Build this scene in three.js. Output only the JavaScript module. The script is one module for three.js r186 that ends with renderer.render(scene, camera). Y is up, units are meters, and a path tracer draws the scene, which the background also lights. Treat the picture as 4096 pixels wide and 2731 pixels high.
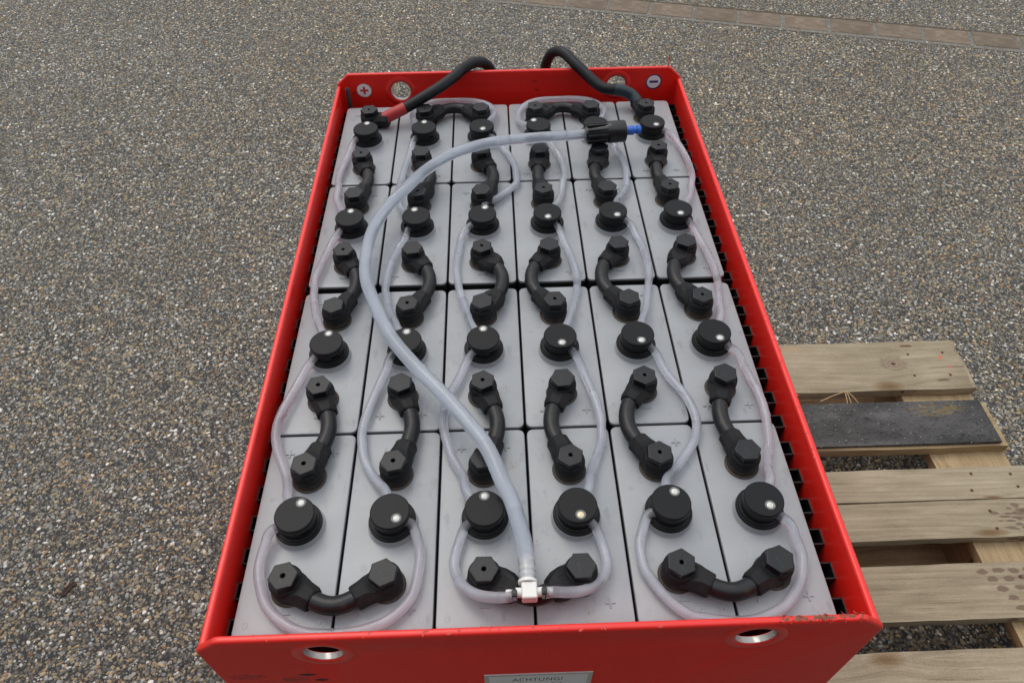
import * as THREE from 'three';
import { RoundedBoxGeometry } from 'three/addons/geometries/RoundedBoxGeometry.js';
import { TextGeometry } from 'three/addons/geometries/TextGeometry.js';
import { FontLoader } from 'three/addons/loaders/FontLoader.js';
import { mergeGeometries, toCreasedNormals } from 'three/addons/utils/BufferGeometryUtils.js';
import { Brush, Evaluator, SUBTRACTION } from 'three-bvh-csg';

// ---------------------------------------------------------------- camera, sky, sun, exposure
const scene = new THREE.Scene();
const GROUND = 739;                                   // millimetres from the ground up to the cell lids, where y = 0 in the plans below
const W = (x, y, z) => new THREE.Vector3(x / 1000, (y + GROUND) / 1000, z / 1000);
const camera = new THREE.PerspectiveCamera(50.58, 1024 / 682, 0.02, 200);
camera.rotation.order = 'YXZ';
camera.position.copy(W(-24.5, 581.1, 604.2));
camera.rotation.set(-0.8459, -0.0231, -0.0122);
scene.add(camera);

const renderer = new THREE.WebGLRenderer();
renderer.toneMapping = THREE.LinearToneMapping;
renderer.toneMappingExposure = 1.38;
renderer.shadowMap.enabled = true;

{ // an even, overcast sky: brightest overhead, a third of that at the horizon
  const w = 128, h = 64, d = new Float32Array(w * h * 4);
  for (let j = 0; j < h; j++) for (let i = 0; i < w; i++) {
    const el = ((j + 0.5) / h - 0.5) * Math.PI, s = Math.sin(el);
    const L = s > 0 ? 0.98 * (1 + 2 * s) / 3 : 0.2;
    d.set([L * 0.965, L, L * 1.055, 1], (j * w + i) * 4);
  }
  const sky = new THREE.DataTexture(d, w, h, THREE.RGBAFormat, THREE.FloatType);
  sky.mapping = THREE.EquirectangularReflectionMapping;
  sky.magFilter = THREE.LinearFilter; sky.needsUpdate = true;
  scene.background = sky; scene.environment = sky;
}
const sun = new THREE.DirectionalLight(0xfff4e6, 0.7);
sun.position.set(-1.6, 5, -2.6); sun.castShadow = true; sun.shadow.radius = 60;
Object.assign(sun.shadow.camera, { left: -3, right: 3, top: 3, bottom: -3, near: 0.1, far: 15 });
sun.shadow.mapSize.set(2048, 2048);
scene.add(sun, sun.target);

// ---------------------------------------------------------------- helpers
let seed = 7;
const rnd = () => { seed = (seed + 0x6d2b79f5) | 0; let t = Math.imul(seed ^ (seed >>> 15), 1 | seed); t = (t + Math.imul(t ^ (t >>> 7), 61 | t)) ^ t; return ((t ^ (t >>> 14)) >>> 0) / 4294967296; };
const rr = (a, b) => a + (b - a) * rnd();
const lerp = (a, b, t) => a + (b - a) * t, clamp = (v, a = 0, b = 1) => Math.min(b, Math.max(a, v));
const hash = (x, y) => { let h = Math.imul(x, 374761393) + Math.imul(y, 668265263) | 0; h = Math.imul(h ^ (h >>> 13), 1274126177); return ((h ^ (h >>> 16)) >>> 0) / 4294967296; };
function noise(x, y, px = 0, py = 0) {                // value noise, periodic where px / py are given
  const i = Math.floor(x), j = Math.floor(y), f = x - i, g = y - j, u = f * f * (3 - 2 * f), v = g * g * (3 - 2 * g);
  const m = (a, p) => (p ? ((a % p) + p) % p : a), q = (a, b) => hash(m(a, px), m(b, py));
  return lerp(lerp(q(i, j), q(i + 1, j), u), lerp(q(i, j + 1), q(i + 1, j + 1), u), v);
}
const fbm = (x, y, n = 4, px = 0, py = 0) => { let s = 0, a = 0.5; for (let k = 0; k < n; k++) { s += a * noise(x, y, px, py); x *= 2; y *= 2; px *= 2; py *= 2; a *= 0.5; } return s / (1 - Math.pow(0.5, n)); };
const used = new Map();
const numbered = (n) => { const k = used.get(n) ?? 0; used.set(n, k + 1); return k ? `${n}_${String(k).padStart(3, '0')}` : n; };
function finish(o) { o.castShadow = o.receiveShadow = true; return o; }
function tag(o, label, category, group, kind) {
  if (label) o.userData.label = label;
  if (category) o.userData.category = category;
  if (group) o.userData.group = group;
  if (kind) o.userData.kind = kind;
  return o;
}
function thing(name, label, category, at, group) {     // a Group at the thing's base; its children are its parts
  const o = new THREE.Group(); o.name = numbered(name); o.position.copy(at); scene.add(o);
  return tag(o, label, category, group);
}
const mm = (g) => g.scale(0.001, 0.001, 0.001);        // plans are in millimetres
function part(name, geo, mat, parent, x = 0, y = 0, z = 0, turn = 0) {
  const m = finish(new THREE.Mesh(geo, mat)); m.name = name; m.position.set(x / 1000, y / 1000, z / 1000); m.rotation.y = turn; parent.add(m); return m;
}
const soft = (g, a = 35) => toCreasedNormals(g.index ? g.toNonIndexed() : g, THREE.MathUtils.degToRad(a));
const lathe = (pts, n = 40, a = 40) => soft(new THREE.LatheGeometry(pts.map(([r, y]) => new THREE.Vector2(r, y)), n), a);
const box = (w, h, d, x = 0, y = 0, z = 0) => new THREE.BoxGeometry(w, h, d).translate(x, y, z);
const rbox = (w, h, d, r, x = 0, y = 0, z = 0, s = 2) => new RoundedBoxGeometry(w, h, d, s, r).translate(x, y, z);
const plain = (g) => { const p = g.index ? g.toNonIndexed() : g; for (const k of Object.keys(p.attributes)) if (!['position', 'normal', 'uv'].includes(k)) p.deleteAttribute(k); p.morphAttributes = {}; return p; };
const merged = (...gs) => mergeGeometries(gs.map(plain));
function tex(w, h, fn, srgb = true) {                  // fn(x, y) gives [r, g, b] 0..255, or one number
  const d = new Uint8Array(w * h * 4);
  for (let y = 0; y < h; y++) for (let x = 0; x < w; x++) {
    const c = fn(x, y), i = (y * w + x) * 4;
    if (typeof c === 'number') d[i] = d[i + 1] = d[i + 2] = clamp(c, 0, 255); else { d[i] = clamp(c[0], 0, 255); d[i + 1] = clamp(c[1], 0, 255); d[i + 2] = clamp(c[2], 0, 255); }
    d[i + 3] = 255;
  }
  return asTex(d, w, h, srgb);
}
function asTex(d, w, h, srgb = true) {
  const t = new THREE.DataTexture(d, w, h, THREE.RGBAFormat);
  t.wrapS = t.wrapT = THREE.RepeatWrapping; t.magFilter = THREE.LinearFilter; t.needsUpdate = true;
  if (srgb) t.colorSpace = THREE.SRGBColorSpace;
  return t;
}
const again = (t, rx, ry, ox = 0, oy = 0) => { const c = t.clone(); c.repeat.set(rx, ry); c.offset.set(ox, oy); c.needsUpdate = true; return c; };
function canvasTex(w, h, draw) {
  const c = document.createElement('canvas'); c.width = w; c.height = h; draw(c.getContext('2d'), w, h);
  const t = new THREE.CanvasTexture(c); t.colorSpace = THREE.SRGBColorSpace; t.magFilter = THREE.LinearFilter; return t;
}
const dull = (o) => new THREE.MeshPhysicalMaterial(o);
const std = (o) => new THREE.MeshStandardMaterial(o), phys = (o) => new THREE.MeshPhysicalMaterial(o);
const lin = (r, g, b) => new THREE.Color().setRGB(r, g, b);

// ---------------------------------------------------------------- materials
const fine = tex(256, 256, (x, y) => 128 + 90 * (hash(x, y) - 0.5) + 60 * (noise(x / 4, y / 4, 64, 64) - 0.5), false);
const blotch = tex(256, 256, (x, y) => 255 * fbm(x / 32, y / 32, 5, 8, 8), false);
const wornBlack = tex(256, 256, (x, y) => {            // black rubber with brown dust in patches
  const p = clamp((fbm(x / 40, y / 40, 5, 6.4, 6.4) - 0.52) * 4), s = hash(x, y) * 8;
  return [17 + 24 * p * p + s, 18 + 17 * p * p + s, 21 + 9 * p * p + s];
});
const scuffed = tex(256, 256, (x, y) => {              // black plastic with a few pale scuffs
  const p = clamp((fbm(x / 24 + 9, y / 60, 5) - 0.6) * 5), s = hash(x, y) * 5;
  return [16 + 26 * p + s, 18 + 27 * p + s, 22 + 30 * p + s];
});
const M = {
  rubber: dull({ specularIntensity: 0.6, map: again(wornBlack, 1, 1), roughness: 0.62, bumpMap: again(fine, 2, 2), bumpScale: 0.00015 }),
  cable: dull({ specularIntensity: 0.85, map: again(wornBlack, 0.7, 2, 0.3, 0.1), roughness: 0.4 }),
  bolt: dull({ specularIntensity: 0.85, map: again(scuffed, 0.03, 0.03), roughness: 0.42, bumpMap: again(fine, 0.05, 0.05), bumpScale: 0.00006 }),
  cap: dull({ specularIntensity: 0.42, color: lin(0.009, 0.0095, 0.0108), roughness: 0.44, bumpMap: again(fine, 3, 1), bumpScale: 0.00005 }),
  jar: std({ color: lin(0.012, 0.012, 0.013), roughness: 0.4 }),
  comb: std({ color: lin(0.012, 0.012, 0.0135), roughness: 0.38 }),
  seal: std({ color: lin(0.075, 0.05, 0.03), map: again(blotch, 2, 1), roughness: 0.55 }),
  white: phys({ color: lin(0.64, 0.64, 0.6), roughness: 0.18, clearcoat: 0.6, clearcoatRoughness: 0.08 }),
  yellowed: phys({ color: lin(0.78, 0.66, 0.42), roughness: 0.2, clearcoat: 0.6, clearcoatRoughness: 0.08 }),
  bezel: phys({ color: lin(0.5, 0.5, 0.48), roughness: 0.15, transmission: 0.6, thickness: 0 }),
  steel: std({ color: lin(0.42, 0.41, 0.39), metalness: 0.35, roughness: 0.62, roughnessMap: again(blotch, 3, 1) }),
  nylon: phys({ color: lin(0.8, 0.79, 0.76), roughness: 0.4 }),
  tie: std({ color: lin(0.012, 0.012, 0.013), roughness: 0.35 }),
  blue: std({ color: lin(0.03, 0.14, 0.58), roughness: 0.38 }),
  insulation: dull({ specularIntensity: 0.7, map: again(scuffed, 3, 1), roughness: 0.5 }),
  redSleeve: std({ color: lin(0.42, 0.03, 0.03), roughness: 0.45 }),
  blueSleeve: std({ color: lin(0.012, 0.026, 0.036), roughness: 0.45 }),
  conduit: std({ color: lin(0.045, 0.045, 0.055), roughness: 0.5 }),
};
const clear = (r, g, b, k) => phys({ color: lin(0.97, 0.97, 0.985), roughness: 0.04, transmission: k, thickness: 0.002, ior: 1.38, attenuationColor: lin(r, g, b), attenuationDistance: 0.028 });
const HOSE = { lilac: clear(0.84, 0.86, 0.99, 1), pink: clear(0.93, 0.8, 0.9, 1), pale: clear(0.9, 0.94, 0.95, 1), big: clear(0.78, 0.87, 0.99, 1) };  // the pink one carries the red walls' reflection as a tint
const filmMap = (n) => tex(256, 4, (x) => { const seg = Math.floor(x / 256 * 3 + 1.2 * noise(x / 90 + n * 9, n)), h = 0.45 * hash(seg, n) + 0.55 * noise(x / 44 + 3 * n, n + 4); return 60 + 195 * h; }, false);
const film = (n, lo) => phys({ color: lin(0.93, 0.955, 0.99), roughness: 0.9, transmission: 0.22, thickness: 0, transparent: true, opacity: lo, alphaMap: filmMap(n) });
const FILMS = [film(1, 0.6), film(2, 0.66), film(3, 0.54), film(4, 0.6)], FILM_BIG = film(6, 0.66);   // cloudy film in the bore, whitened to stand for sky reflected inside

// ---------------------------------------------------------------- the setting: ground, gravel in its surface, the row of pavers
const stoneTint = (k) => {                             // washed aggregate: white, grey, tan, dark and rust-coloured stones (linear)
  const v = rr(0.75, 1.25);
  const c = k < 0.07 ? [0.64, 0.64, 0.62] : k < 0.25 ? [0.3, 0.31, 0.31] : k < 0.46 ? [0.36, 0.285, 0.175] : k < 0.5 ? [0.28, 0.16, 0.08] : k < 0.72 ? [0.17, 0.15, 0.115] : k < 0.9 ? [0.13, 0.13, 0.125] : [0.07, 0.075, 0.082];
  return c.map((a, i) => a * v * [1.06, 1.035, 0.975][i]);
};
const toByte = (v) => 255 * (v <= 0.0031308 ? v * 12.92 : 1.055 * Math.pow(v, 1 / 2.4) - 0.055);
{
  const n = 2048, tile = 1.7, d = new Uint8Array(n * n * 4), hgt = new Uint8Array(n * n * 4);
  for (let y = 0; y < n; y++) for (let x = 0; x < n; x++) {
    const i = (y * n + x) * 4, p = fbm(x / 256, y / 256, 3, 8, 8) * 14 - 7 + (hash(x, y) - 0.5) * 14;
    d[i] = 54 + p; d[i + 1] = 54.5 + p; d[i + 2] = 55 + p; d[i + 3] = hgt[i + 3] = 255; hgt[i] = hgt[i + 1] = hgt[i + 2] = 60;
  }
  for (let k = 0; k < 250000; k++) {                   // stones pressed into the binder
    const cx = rnd() * n, cy = rnd() * n, r = k < 190000 ? rr(0.9, 3.1) : rr(2.2, 5), e = rr(0.6, 1), a = rnd() * 3.14, c = stoneTint(rnd()).map((v) => toByte(v * (k < 190000 ? 0.66 : 0.78))), ca = Math.cos(a), sa = Math.sin(a);
    for (let y = Math.floor(cy - r); y <= cy + r; y++) for (let x = Math.floor(cx - r); x <= cx + r; x++) {
      const u = ((x - cx) * ca + (y - cy) * sa) / r, v = ((y - cy) * ca - (x - cx) * sa) / (r * e), q = u * u + v * v;
      if (q > 1) continue;
      const i = (((y + n) % n) * n + ((x + n) % n)) * 4, f = clamp((1 - q) * 3);
      for (let c3 = 0; c3 < 3; c3++) { d[i + c3] = lerp(d[i + c3], c[c3], f); hgt[i + c3] = lerp(hgt[i + c3], 130 + 90 * (1 - q), f); }
    }
  }
  const rep = 60 / tile, col = again(asTex(d, n, n), rep, rep), bump = again(asTex(hgt, n, n, false), rep, rep);
  const g = new THREE.PlaneGeometry(60, 60).rotateX(-Math.PI / 2);
  const o = finish(new THREE.Mesh(g, std({ map: col, bumpMap: bump, bumpScale: 0.0012, roughness: 0.85 })));
  o.name = 'ground'; o.userData.kind = 'structure'; o.position.set(0, 0, 0); scene.add(o);
}
// the row of pavers: an axis on the ground, along it and across it
const rowA = new THREE.Vector2(12, -2534), rowDir = new THREE.Vector2(1, 0.27).normalize(), rowN = new THREE.Vector2(-rowDir.y, rowDir.x), PW = 112;
{
  const count = 250000, geo = new THREE.IcosahedronGeometry(1, 1), p = geo.attributes.position;
  for (let i = 0; i < p.count; i++) {
    const v = new THREE.Vector3().fromBufferAttribute(p, i), k = 0.85 + 0.3 * noise(v.x * 2.1 + 5, v.y * 2.1 + v.z * 1.7 + 9);
    p.setXYZ(i, v.x * k, v.y * k, v.z * k);
  }
  geo.computeVertexNormals();
  const inst = new THREE.InstancedMesh(geo, std({ color: 0xffffff, roughness: 0.6 }), count);
  const o = new THREE.Object3D(), c = new THREE.Color(), q = new THREE.Vector2();
  let k = 0;
  while (k < count) {
    const z = rr(-3500, 900), half = lerp(1350, 2950, clamp((700 - z) / 3700)), x = rr(-half, half);
    q.set(x, z).sub(rowA);
    const a = q.dot(rowDir), b = q.dot(rowN);
    if (Math.abs(b) < PW / 2 + 4 && a > -1400) { if (rnd() < (b > 30 ? 0.8 : 0.95)) continue; }
    const patch = fbm(x / 420 + 40, z / 420 + 40, 3);
    const s = 1.5 + 3.5 * Math.pow(rnd(), 2.2), t = stoneTint(rnd());
    const warm = clamp((fbm(x / 600 + 11, z / 500 + 3, 3) - 0.45) * 3 + x / 4000 - z / 9000), dark = lerp(0.82, 1.12, patch);
    o.position.set(x / 1000, (0.05 - s * 0.1) / 1000, z / 1000);
    o.rotation.set(rr(-0.35, 0.35), rnd() * 6.283, rr(-0.35, 0.35));
    o.scale.set(s * rr(0.9, 1.35) / 1000, s * rr(0.38, 0.6) / 1000, s * rr(0.7, 1) / 1000); o.updateMatrix();
    inst.setMatrixAt(k, o.matrix);
    inst.setColorAt(k, c.setRGB(t[0] * dark * lerp(1, 1.1, warm), t[1] * dark, t[2] * dark * lerp(1, 0.83, warm)));
    k++;
  }
  inst.name = 'gravel'; finish(inst); scene.add(inst);
  tag(inst, 'washed grey and tan gravel set in the surface of the dark yard', 'gravel', null, 'stuff');
}
{
  const row = new THREE.Group(); row.name = 'paver_path'; row.position.copy(W(rowA.x, -GROUND, rowA.y)); row.rotation.y = -Math.atan2(rowDir.y, rowDir.x); scene.add(row);
  row.userData.kind = 'structure';
  const stone = tex(256, 256, (x, y) => { const v = 40 * (fbm(x / 30, y / 30, 5, 256 / 30, 256 / 30) - 0.5) + 26 * (hash(x, y) - 0.5); return [119 + v, 104 + v, 88 + v]; });
  const mats = [0, 1, 2].map((k) => std({ color: lin(1, 1, 1).multiplyScalar([0.92, 1, 0.82][k]), map: again(stone, 1, 1, k * 0.3, k * 0.2), bumpMap: stone, bumpScale: 0.0006, roughness: 0.8 }));
  const geos = [0, 1, 2, 3].map(() => { const g = mm(rbox(rr(158, 163), 60, PW + rr(-3, 3), 4, 0, -25, 0)); return g; });
  for (let k = -9; k < 18; k++) { const m = part('paver', geos[(k + 9) % 4], mats[(k * 7 + 63) % 3], row, k * 175 + rr(-2, 2) + 30, rr(-1.6, -0.6), rr(-2, 2)); m.rotation.y = rr(-0.008, 0.008); }
  const mortar = tex(256, 256, (x, y) => { const h = hash(x >> 1, y >> 1), v = 34 * (fbm(x / 20, y / 20, 4, 12.8, 12.8) - 0.5) + (h > 0.86 ? 50 : h < 0.2 ? -40 : 0); return [112 + v, 108 + v, 100 + v]; });
  const bed = part('mortar_bed', mm(box(4900, 8, 140, 0, -2.6, 10)), std({ map: again(mortar, 20, 1), roughness: 0.9, bumpMap: again(mortar, 20, 1), bumpScale: 0.001 }), row, 760, 0, 0);
  const dirt = tex(256, 64, (x, y) => { const v = 50 * (fbm(x / 12, y / 12, 4) - 0.5) + 20 * (hash(x, y) - 0.5); return [78 + v, 68 + v, 52 + v]; });  // mottled dark brown for the strip behind the pavers
  part('brown_strip', mm(box(4900, 6, 13, 0, -1, -64)), std({ map: again(dirt, 30, 1), roughness: 0.95 }), row, 760, 0, 0).userData.label = 'narrow brown strip along the far edge of the pavers';
  bed.userData.label = 'pale gritty mortar between and beside the brown pavers';
}

// ---------------------------------------------------------------- the wooden pallet under the battery
function boardTex(seedX, tint, marks) {
  const w = 1024, h = 160, px = w / 1200, knots = [];
  for (let k = 0; k < 3; k++) knots.push([hash(seedX, k) * w, hash(seedX + 3, k) * h, 7 + 9 * hash(seedX + 5, k)]);
  const t = tex(w, h, (x, y) => {
    let yy = y + 10 * (noise(x / 170, seedX) - 0.5) * 2, dark = 0;
    for (const [kx, ky, r] of knots) { const dx = (x - kx) / 1.7, dy = y - ky, q = Math.hypot(dx, dy); yy += 16 * Math.sign(dy || 1) * Math.exp(-q * q / (r * r * 5)) ; dark = Math.max(dark, clamp(1.3 - q / r)); }
    const grain = fbm(x / 130 + seedX * 9, yy / 2.6, 4), ring = 0.5 + 0.5 * Math.sin(yy / 3.4 + 3 * noise(x / 90, yy / 14 + seedX)), streak = hash(Math.floor(x / 26 + 6 * hash(7, y + seedX)), y + seedX * 31);
    const speck = hash(x + seedX * 57, y) > 0.985 ? (hash(y, x) - 0.6) * 70 : 0, age = fbm(x / 60 + seedX, y / 30, 4), v = 30 * (grain - 0.5) + 7 * (ring - 0.5) + 10 * (streak - 0.5) + 36 * (age - 0.5) - 46 * dark + speck + 16 * (hash(x + 5, y * 3 + seedX) - 0.5);
    const crack = fbm(x / 200 + 5 + seedX, yy / 1.7, 2) > 0.8 ? -24 : 0;
    return [tint[0] + v + crack + 8 * dark, tint[1] + v * 0.98 + crack - 4 * dark, tint[2] + v * 0.94 + crack - 12 * dark];
  });
  if (marks) marks(t.image.data, w, h, px);
  return t;
}
const GREY = [151, 139, 116], TAN = [168, 147, 112], PALE = [158, 146, 123];
function stain(data, w, h, cx, cy, rx, ry, col, a, rough = 0.5) {     // a stain with an outline of its own
  for (let y = Math.max(0, Math.floor(cy - ry * 1.5)); y < Math.min(h, cy + ry * 1.5); y++) for (let x = Math.max(0, Math.floor(cx - rx * 1.5)); x < Math.min(w, cx + rx * 1.5); x++) {
    const q = Math.hypot((x - cx) / rx, (y - cy) / ry) + rough * (fbm(x / 7, y / 7, 3) - 0.5);
    if (q < 1) { const i = (y * w + x) * 4, f = a * clamp((1 - q) * 5); for (let c = 0; c < 3; c++) data[i + c] = lerp(data[i + c], col[c], f); }
  }
}
const PT = -595, PL = -255, PR = 945, PC = (PL + PR) / 2;              // top of the pallet, its left and right ends
const pallet = thing('wooden_pallet', 'weathered wooden pallet with broad grey deck boards under the red battery', 'pallet', W(PC, -GROUND, -5));
const py = (y) => y + GROUND;                                         // heights inside the pallet start at the ground
const wet = (data, w, h, px) => { const o = (x, y, rx, ry, a) => stain(data, w, h, (x - PL) * px, y, rx * px, ry, [104, 86, 72], a, 0.9);
  for (let k = 0; k < 26; k++) o(830 + 70 * hash(k, 1) + 2 * k, 20 + 110 * hash(k, 2), 4 + 9 * hash(k, 3), 3 + 7 * hash(k, 4), 0.7); };
const paw = (data, w, h, px) => { for (let j = 0; j < 5; j++) for (let k = 0; k < 4; k++) stain(data, w, h, (775 + k * 26 + j * 10 + 5 * hash(j, k) - PL) * px, 130 - j * 26 + 6 * hash(k, j), 10.5 * px, 9, [112, 92, 78], 0.85, 0.7); };
const boards = [                                                      // far edge z, near edge z, right end, drop, texture
  [-405, -273, 951, 0, boardTex(3, GREY, (d, w, h, px) => { stain(d, w, h, (905 - PL) * px, 100, 3.5, 5, [226, 92, 72], 0.9); stain(d, w, h, (915 - PL) * px, 68, 2, 5, [226, 92, 72], 0.8); for (const [rx, ry, c, a] of [[27, 25, [112, 98, 80], 0.45], [20, 18, [150, 138, 118], 0.7], [14, 12, [116, 96, 76], 0.5], [9, 8, [152, 128, 108], 0.8], [4, 4, [52, 40, 32], 0.9]]) stain(d, w, h, (800 - PL) * px, 84, rx, ry, c, a, 0.7); stain(d, w, h, (845 - PL) * px, 140, 13, 4, [96, 66, 40], 0.8); stain(d, w, h, (600 - PL) * px, 140, 22, 13, [168, 146, 116], 0.7); stain(d, w, h, (890 - PL) * px, 30, 12, 4, [92, 76, 58], 0.7); })],
  [-238, -134, 945, -1, boardTex(8, TAN)],
  [-90, -23.4, 962, 0, boardTex(13, PALE)], [-22.6, 51, 962, -1.2, boardTex(21, GREY, wet)],
  [96, 191, 960, 0, boardTex(34, GREY, paw)], [236, 376, 958, 0, boardTex(47, PALE)],
];
const wood = (t) => std({ map: t, bumpMap: t, bumpScale: 0.0011, roughness: 0.85 });
function plank(x0, x1, y0, y1, z0, z1, map, along = 'x', ragged = 0) {  // uv in board lengths, so that the grain runs along it
  const L = along === 'x' ? x1 - x0 : z1 - z0, nx = along === 'x' ? 36 : 2, nz = along === 'x' ? 4 : 30, g = new THREE.BoxGeometry(x1 - x0, y1 - y0, z1 - z0, nx, 2, nz), p = g.attributes.position, uv = g.attributes.uv, nrm = g.attributes.normal;
  for (let i = 0; i < p.count; i++) {
    const a = along === 'x' ? p.getX(i) / (x1 - x0) : p.getZ(i) / (z1 - z0), b = along === 'x' ? p.getZ(i) / (z1 - z0) : p.getX(i) / (x1 - x0), flatTop = Math.abs(nrm.getY(i)) > 0.6;
    uv.setXY(i, (a + 0.5) * L / 1200, flatTop ? 0.5 - b * 0.96 : 0.5 + p.getY(i) / 140);
    if (ragged && p.getX(i) > 0 && p.getZ(i) > 0) p.setX(i, p.getX(i) - ragged * p.getZ(i) * 2 / (z1 - z0));
  }
  const hx = (x1 - x0) / 2, hy = (y1 - y0) / 2, hz = (z1 - z0) / 2, id = z0 * 0.37 + x0 * 0.11;
  for (let i = 0; i < p.count; i++) {                                 // sawn, knocked edges: nothing is quite straight or square
    const X = p.getX(i), Y = p.getY(i), Z = p.getZ(i), ez = Math.abs(Z) / hz > 0.99, ex = Math.abs(X) > hx - 1e-6, ey = Math.abs(Y) / hy > 0.99;
    const q = noise(X / 46 + id, Math.sign(Z) * 7 + id), r = noise(Z / 13 + id, Math.sign(X) * 5 + id), chip = ey && (ez || ex) ? 1.1 + 2.2 * Math.max(0, noise(X / 19 + id, Z / 9 + Y) - 0.6) * 2.5 : 0;
    p.setXYZ(i, X + (ex && along === 'x' ? (r - 0.5) * 5 - Math.sign(X) * chip * 0.7 : 0), Y - Math.sign(Y) * (ey && (ez || ex) ? chip * 0.5 : 0), Z + (ez && along === 'x' ? (q - 0.5) * 2.6 - Math.sign(Z) * chip * 0.6 : 0));
  }
  g.computeVertexNormals();
  g.translate((x0 + x1) / 2 - PC, py((y0 + y1) / 2), (z0 + z1) / 2 + 5);
  return mm(g);
}
const nailM = std({ color: lin(0.12, 0.05, 0.03), metalness: 0.4, roughness: 0.7 }), nailG = mm(new THREE.CylinderGeometry(2.7, 2.9, 1.4, 10));
boards.forEach(([z0, z1, x1, drop, t], k) => {
  const b = part('deck_board', plank(PL, x1, PT - 22 + drop, PT + drop, z0, z1, t, 'x', [5, 1, 0, 2, 2, 1][k]), wood(t), pallet);
  if (k === 2 || k === 3) b.userData.label = k === 2 ? 'narrower deck board, far one of the touching middle pair' : 'deck board with damp brown footprints, near one of the middle pair';
  if (k === 4) b.userData.label = 'deck board with a brown shoe print near its right end';
  for (const x of [835, 915]) for (const s of [0.27, 0.73]) part('nail', nailG, nailM, b, x + rr(-9, 9) - PC, py(PT + drop + 0.2), lerp(z0, z1, s) + rr(-5, 5) + 5);
});
const cross = [boardTex(55, TAN), boardTex(61, PALE)], blockT = boardTex(77, [140, 112, 82]);
for (const x of [PL, PC - 72, PR - 145]) {
  part('stringer_board', plank(x, x + 145, PT - 44.6, PT - 22.6, -404, 396, cross[x > 0 ? 0 : 1], 'z'), wood(cross[x > 0 ? 0 : 1]), pallet);
  for (const z of [-403, -78, 245]) part('block', plank(x + 3, x + 142, PT - 122, PT - 45.2, z, z + 145, blockT), wood(blockT), pallet);
}
for (const [z0, z1] of [[-403, -303], [-76, 69], [293, 393]]) part('bottom_board', plank(PL, PR, -GROUND + 0.5, PT - 122.6, z0, z1, blockT), wood(blockT), pallet);
{
  const t = tex(1024, 256, (x, y) => {                                // rubber crumb: dark grain with pale green and mustard flecks
    const g = hash(x >> 1, y >> 1), p = fbm(x / 60, y / 60, 4), v = 72 + 30 * (p - 0.5) * 2 + 34 * (hash(x, y) - 0.5) - (noise(x / 4, y / 4) > 0.78 ? 26 : 0);
    if (hash((x >> 1) + 91, (y >> 2) + 17) > 0.9955) return [120 + 30 * g, 150 + 30 * g, 120 + 20 * g];
    const m = clamp((1 - Math.hypot((x - 940) / 60, (y - 200) / 50)) * 2) * clamp((fbm(x / 9, y / 9, 3) - 0.36) * 2.2);
    return [lerp(v + 1, 150, m * 0.7), lerp(v + 0.5, 116, m * 0.7), lerp(v, 58, m * 0.7)];
  });
  const mat = std({ map: t, roughness: 0.9, bumpMap: t, bumpScale: 0.0012 });
  const g = rbox(1150, 6, 101, 1.2), uv = g.attributes.uv, p = g.attributes.position;
  for (let i = 0; i < p.count; i++) uv.setXY(i, p.getX(i) / 1150 + 0.5, 0.5 - p.getZ(i) / 101);
  const o = thing('rubber_mat', 'dark speckled rubber mat strip lying on the second pallet board beside the battery', 'rubber mat', W(356, PT + 3.3, -191));
  part('strip', mm(g), mat, o).rotation.y = -0.003;
  const o2 = thing('rubber_mat', 'dark rubber mat strip hidden under the near end of the battery', 'rubber mat', W(0, PT + 3.3, 310));
  part('strip', mm(rbox(500, 6, 101, 1.2)), mat, o2);
}
{ // straw lying over the edge of the far board
  const s = thing('straw_tuft', 'three pale straw stalks over the gap behind the rubber mat', 'straw', W(672, PT + 2, -268));
  const sm = std({ color: lin(0.5, 0.36, 0.2), roughness: 0.7 });
  for (const [x0, y0, z0, x1, y1, z1] of [[0, 1, -6, -3, -6, 32], [3, 1, -6, 6, -7, 34], [4, 1, -5, 22, -6, 24], [-2, 1, -3, -55, -3, 16]]) part('stalk', mm(new THREE.TubeGeometry(new THREE.QuadraticBezierCurve3(new THREE.Vector3(x0, y0, z0), new THREE.Vector3((x0 + x1) / 2, 3, (z0 + z1) / 2), new THREE.Vector3(x1, y1, z1)), 6, 1, 5)), sm, s);
}

// ---------------------------------------------------------------- the red steel tray
const TB = -589, TOP_S = 22, TOP_E = 40;
const tray = thing('battery_tray', 'open red steel battery tray with dented rim and four round lifting holes', 'battery tray', W(0, TB, -5));
const ty = (y) => y - TB, tz = (z) => z + 5;
const redDetail = (red, paint) => canvasTex(2048, 640, (c, w, h) => {      // dirt, scuffs and scratches that the paint shows; 0.26 mm a pixel, top edge of the wall at the top
  c.fillStyle = red; c.fillRect(0, 0, w, h);
  for (let k = 0; k < 5000; k++) { c.fillStyle = rnd() < 0.5 ? 'rgba(130,14,12,0.13)' : 'rgba(236,48,40,0.1)'; c.fillRect(rnd() * w, rnd() * h, rr(1, 5), rr(2, 14)); }
  for (let k = 0; k < 240; k++) { c.fillStyle = `rgba(240,190,180,${rr(0.15, 0.6)})`; const s = rr(0.8, 2.6); c.fillRect(rnd() * w, rnd() * h, s, s); }
  paint(c, (x) => (x + 261) * w / 522, (y) => (TOP_E - y) * w / 522);
});
const smudge = (c, x, y, rx, ry, a, n = 160) => { for (let k = 0; k < n; k++) { const t = rnd() * 6.28, r = Math.sqrt(rnd()); c.fillStyle = `rgba(22,12,12,${a * rr(0.3, 1)})`; c.beginPath(); c.ellipse(x + Math.cos(t) * r * rx, y + Math.sin(t) * r * ry, rr(1, 7), rr(0.6, 3), rr(-0.4, 0.4), 0, 7); c.fill(); } };
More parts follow.
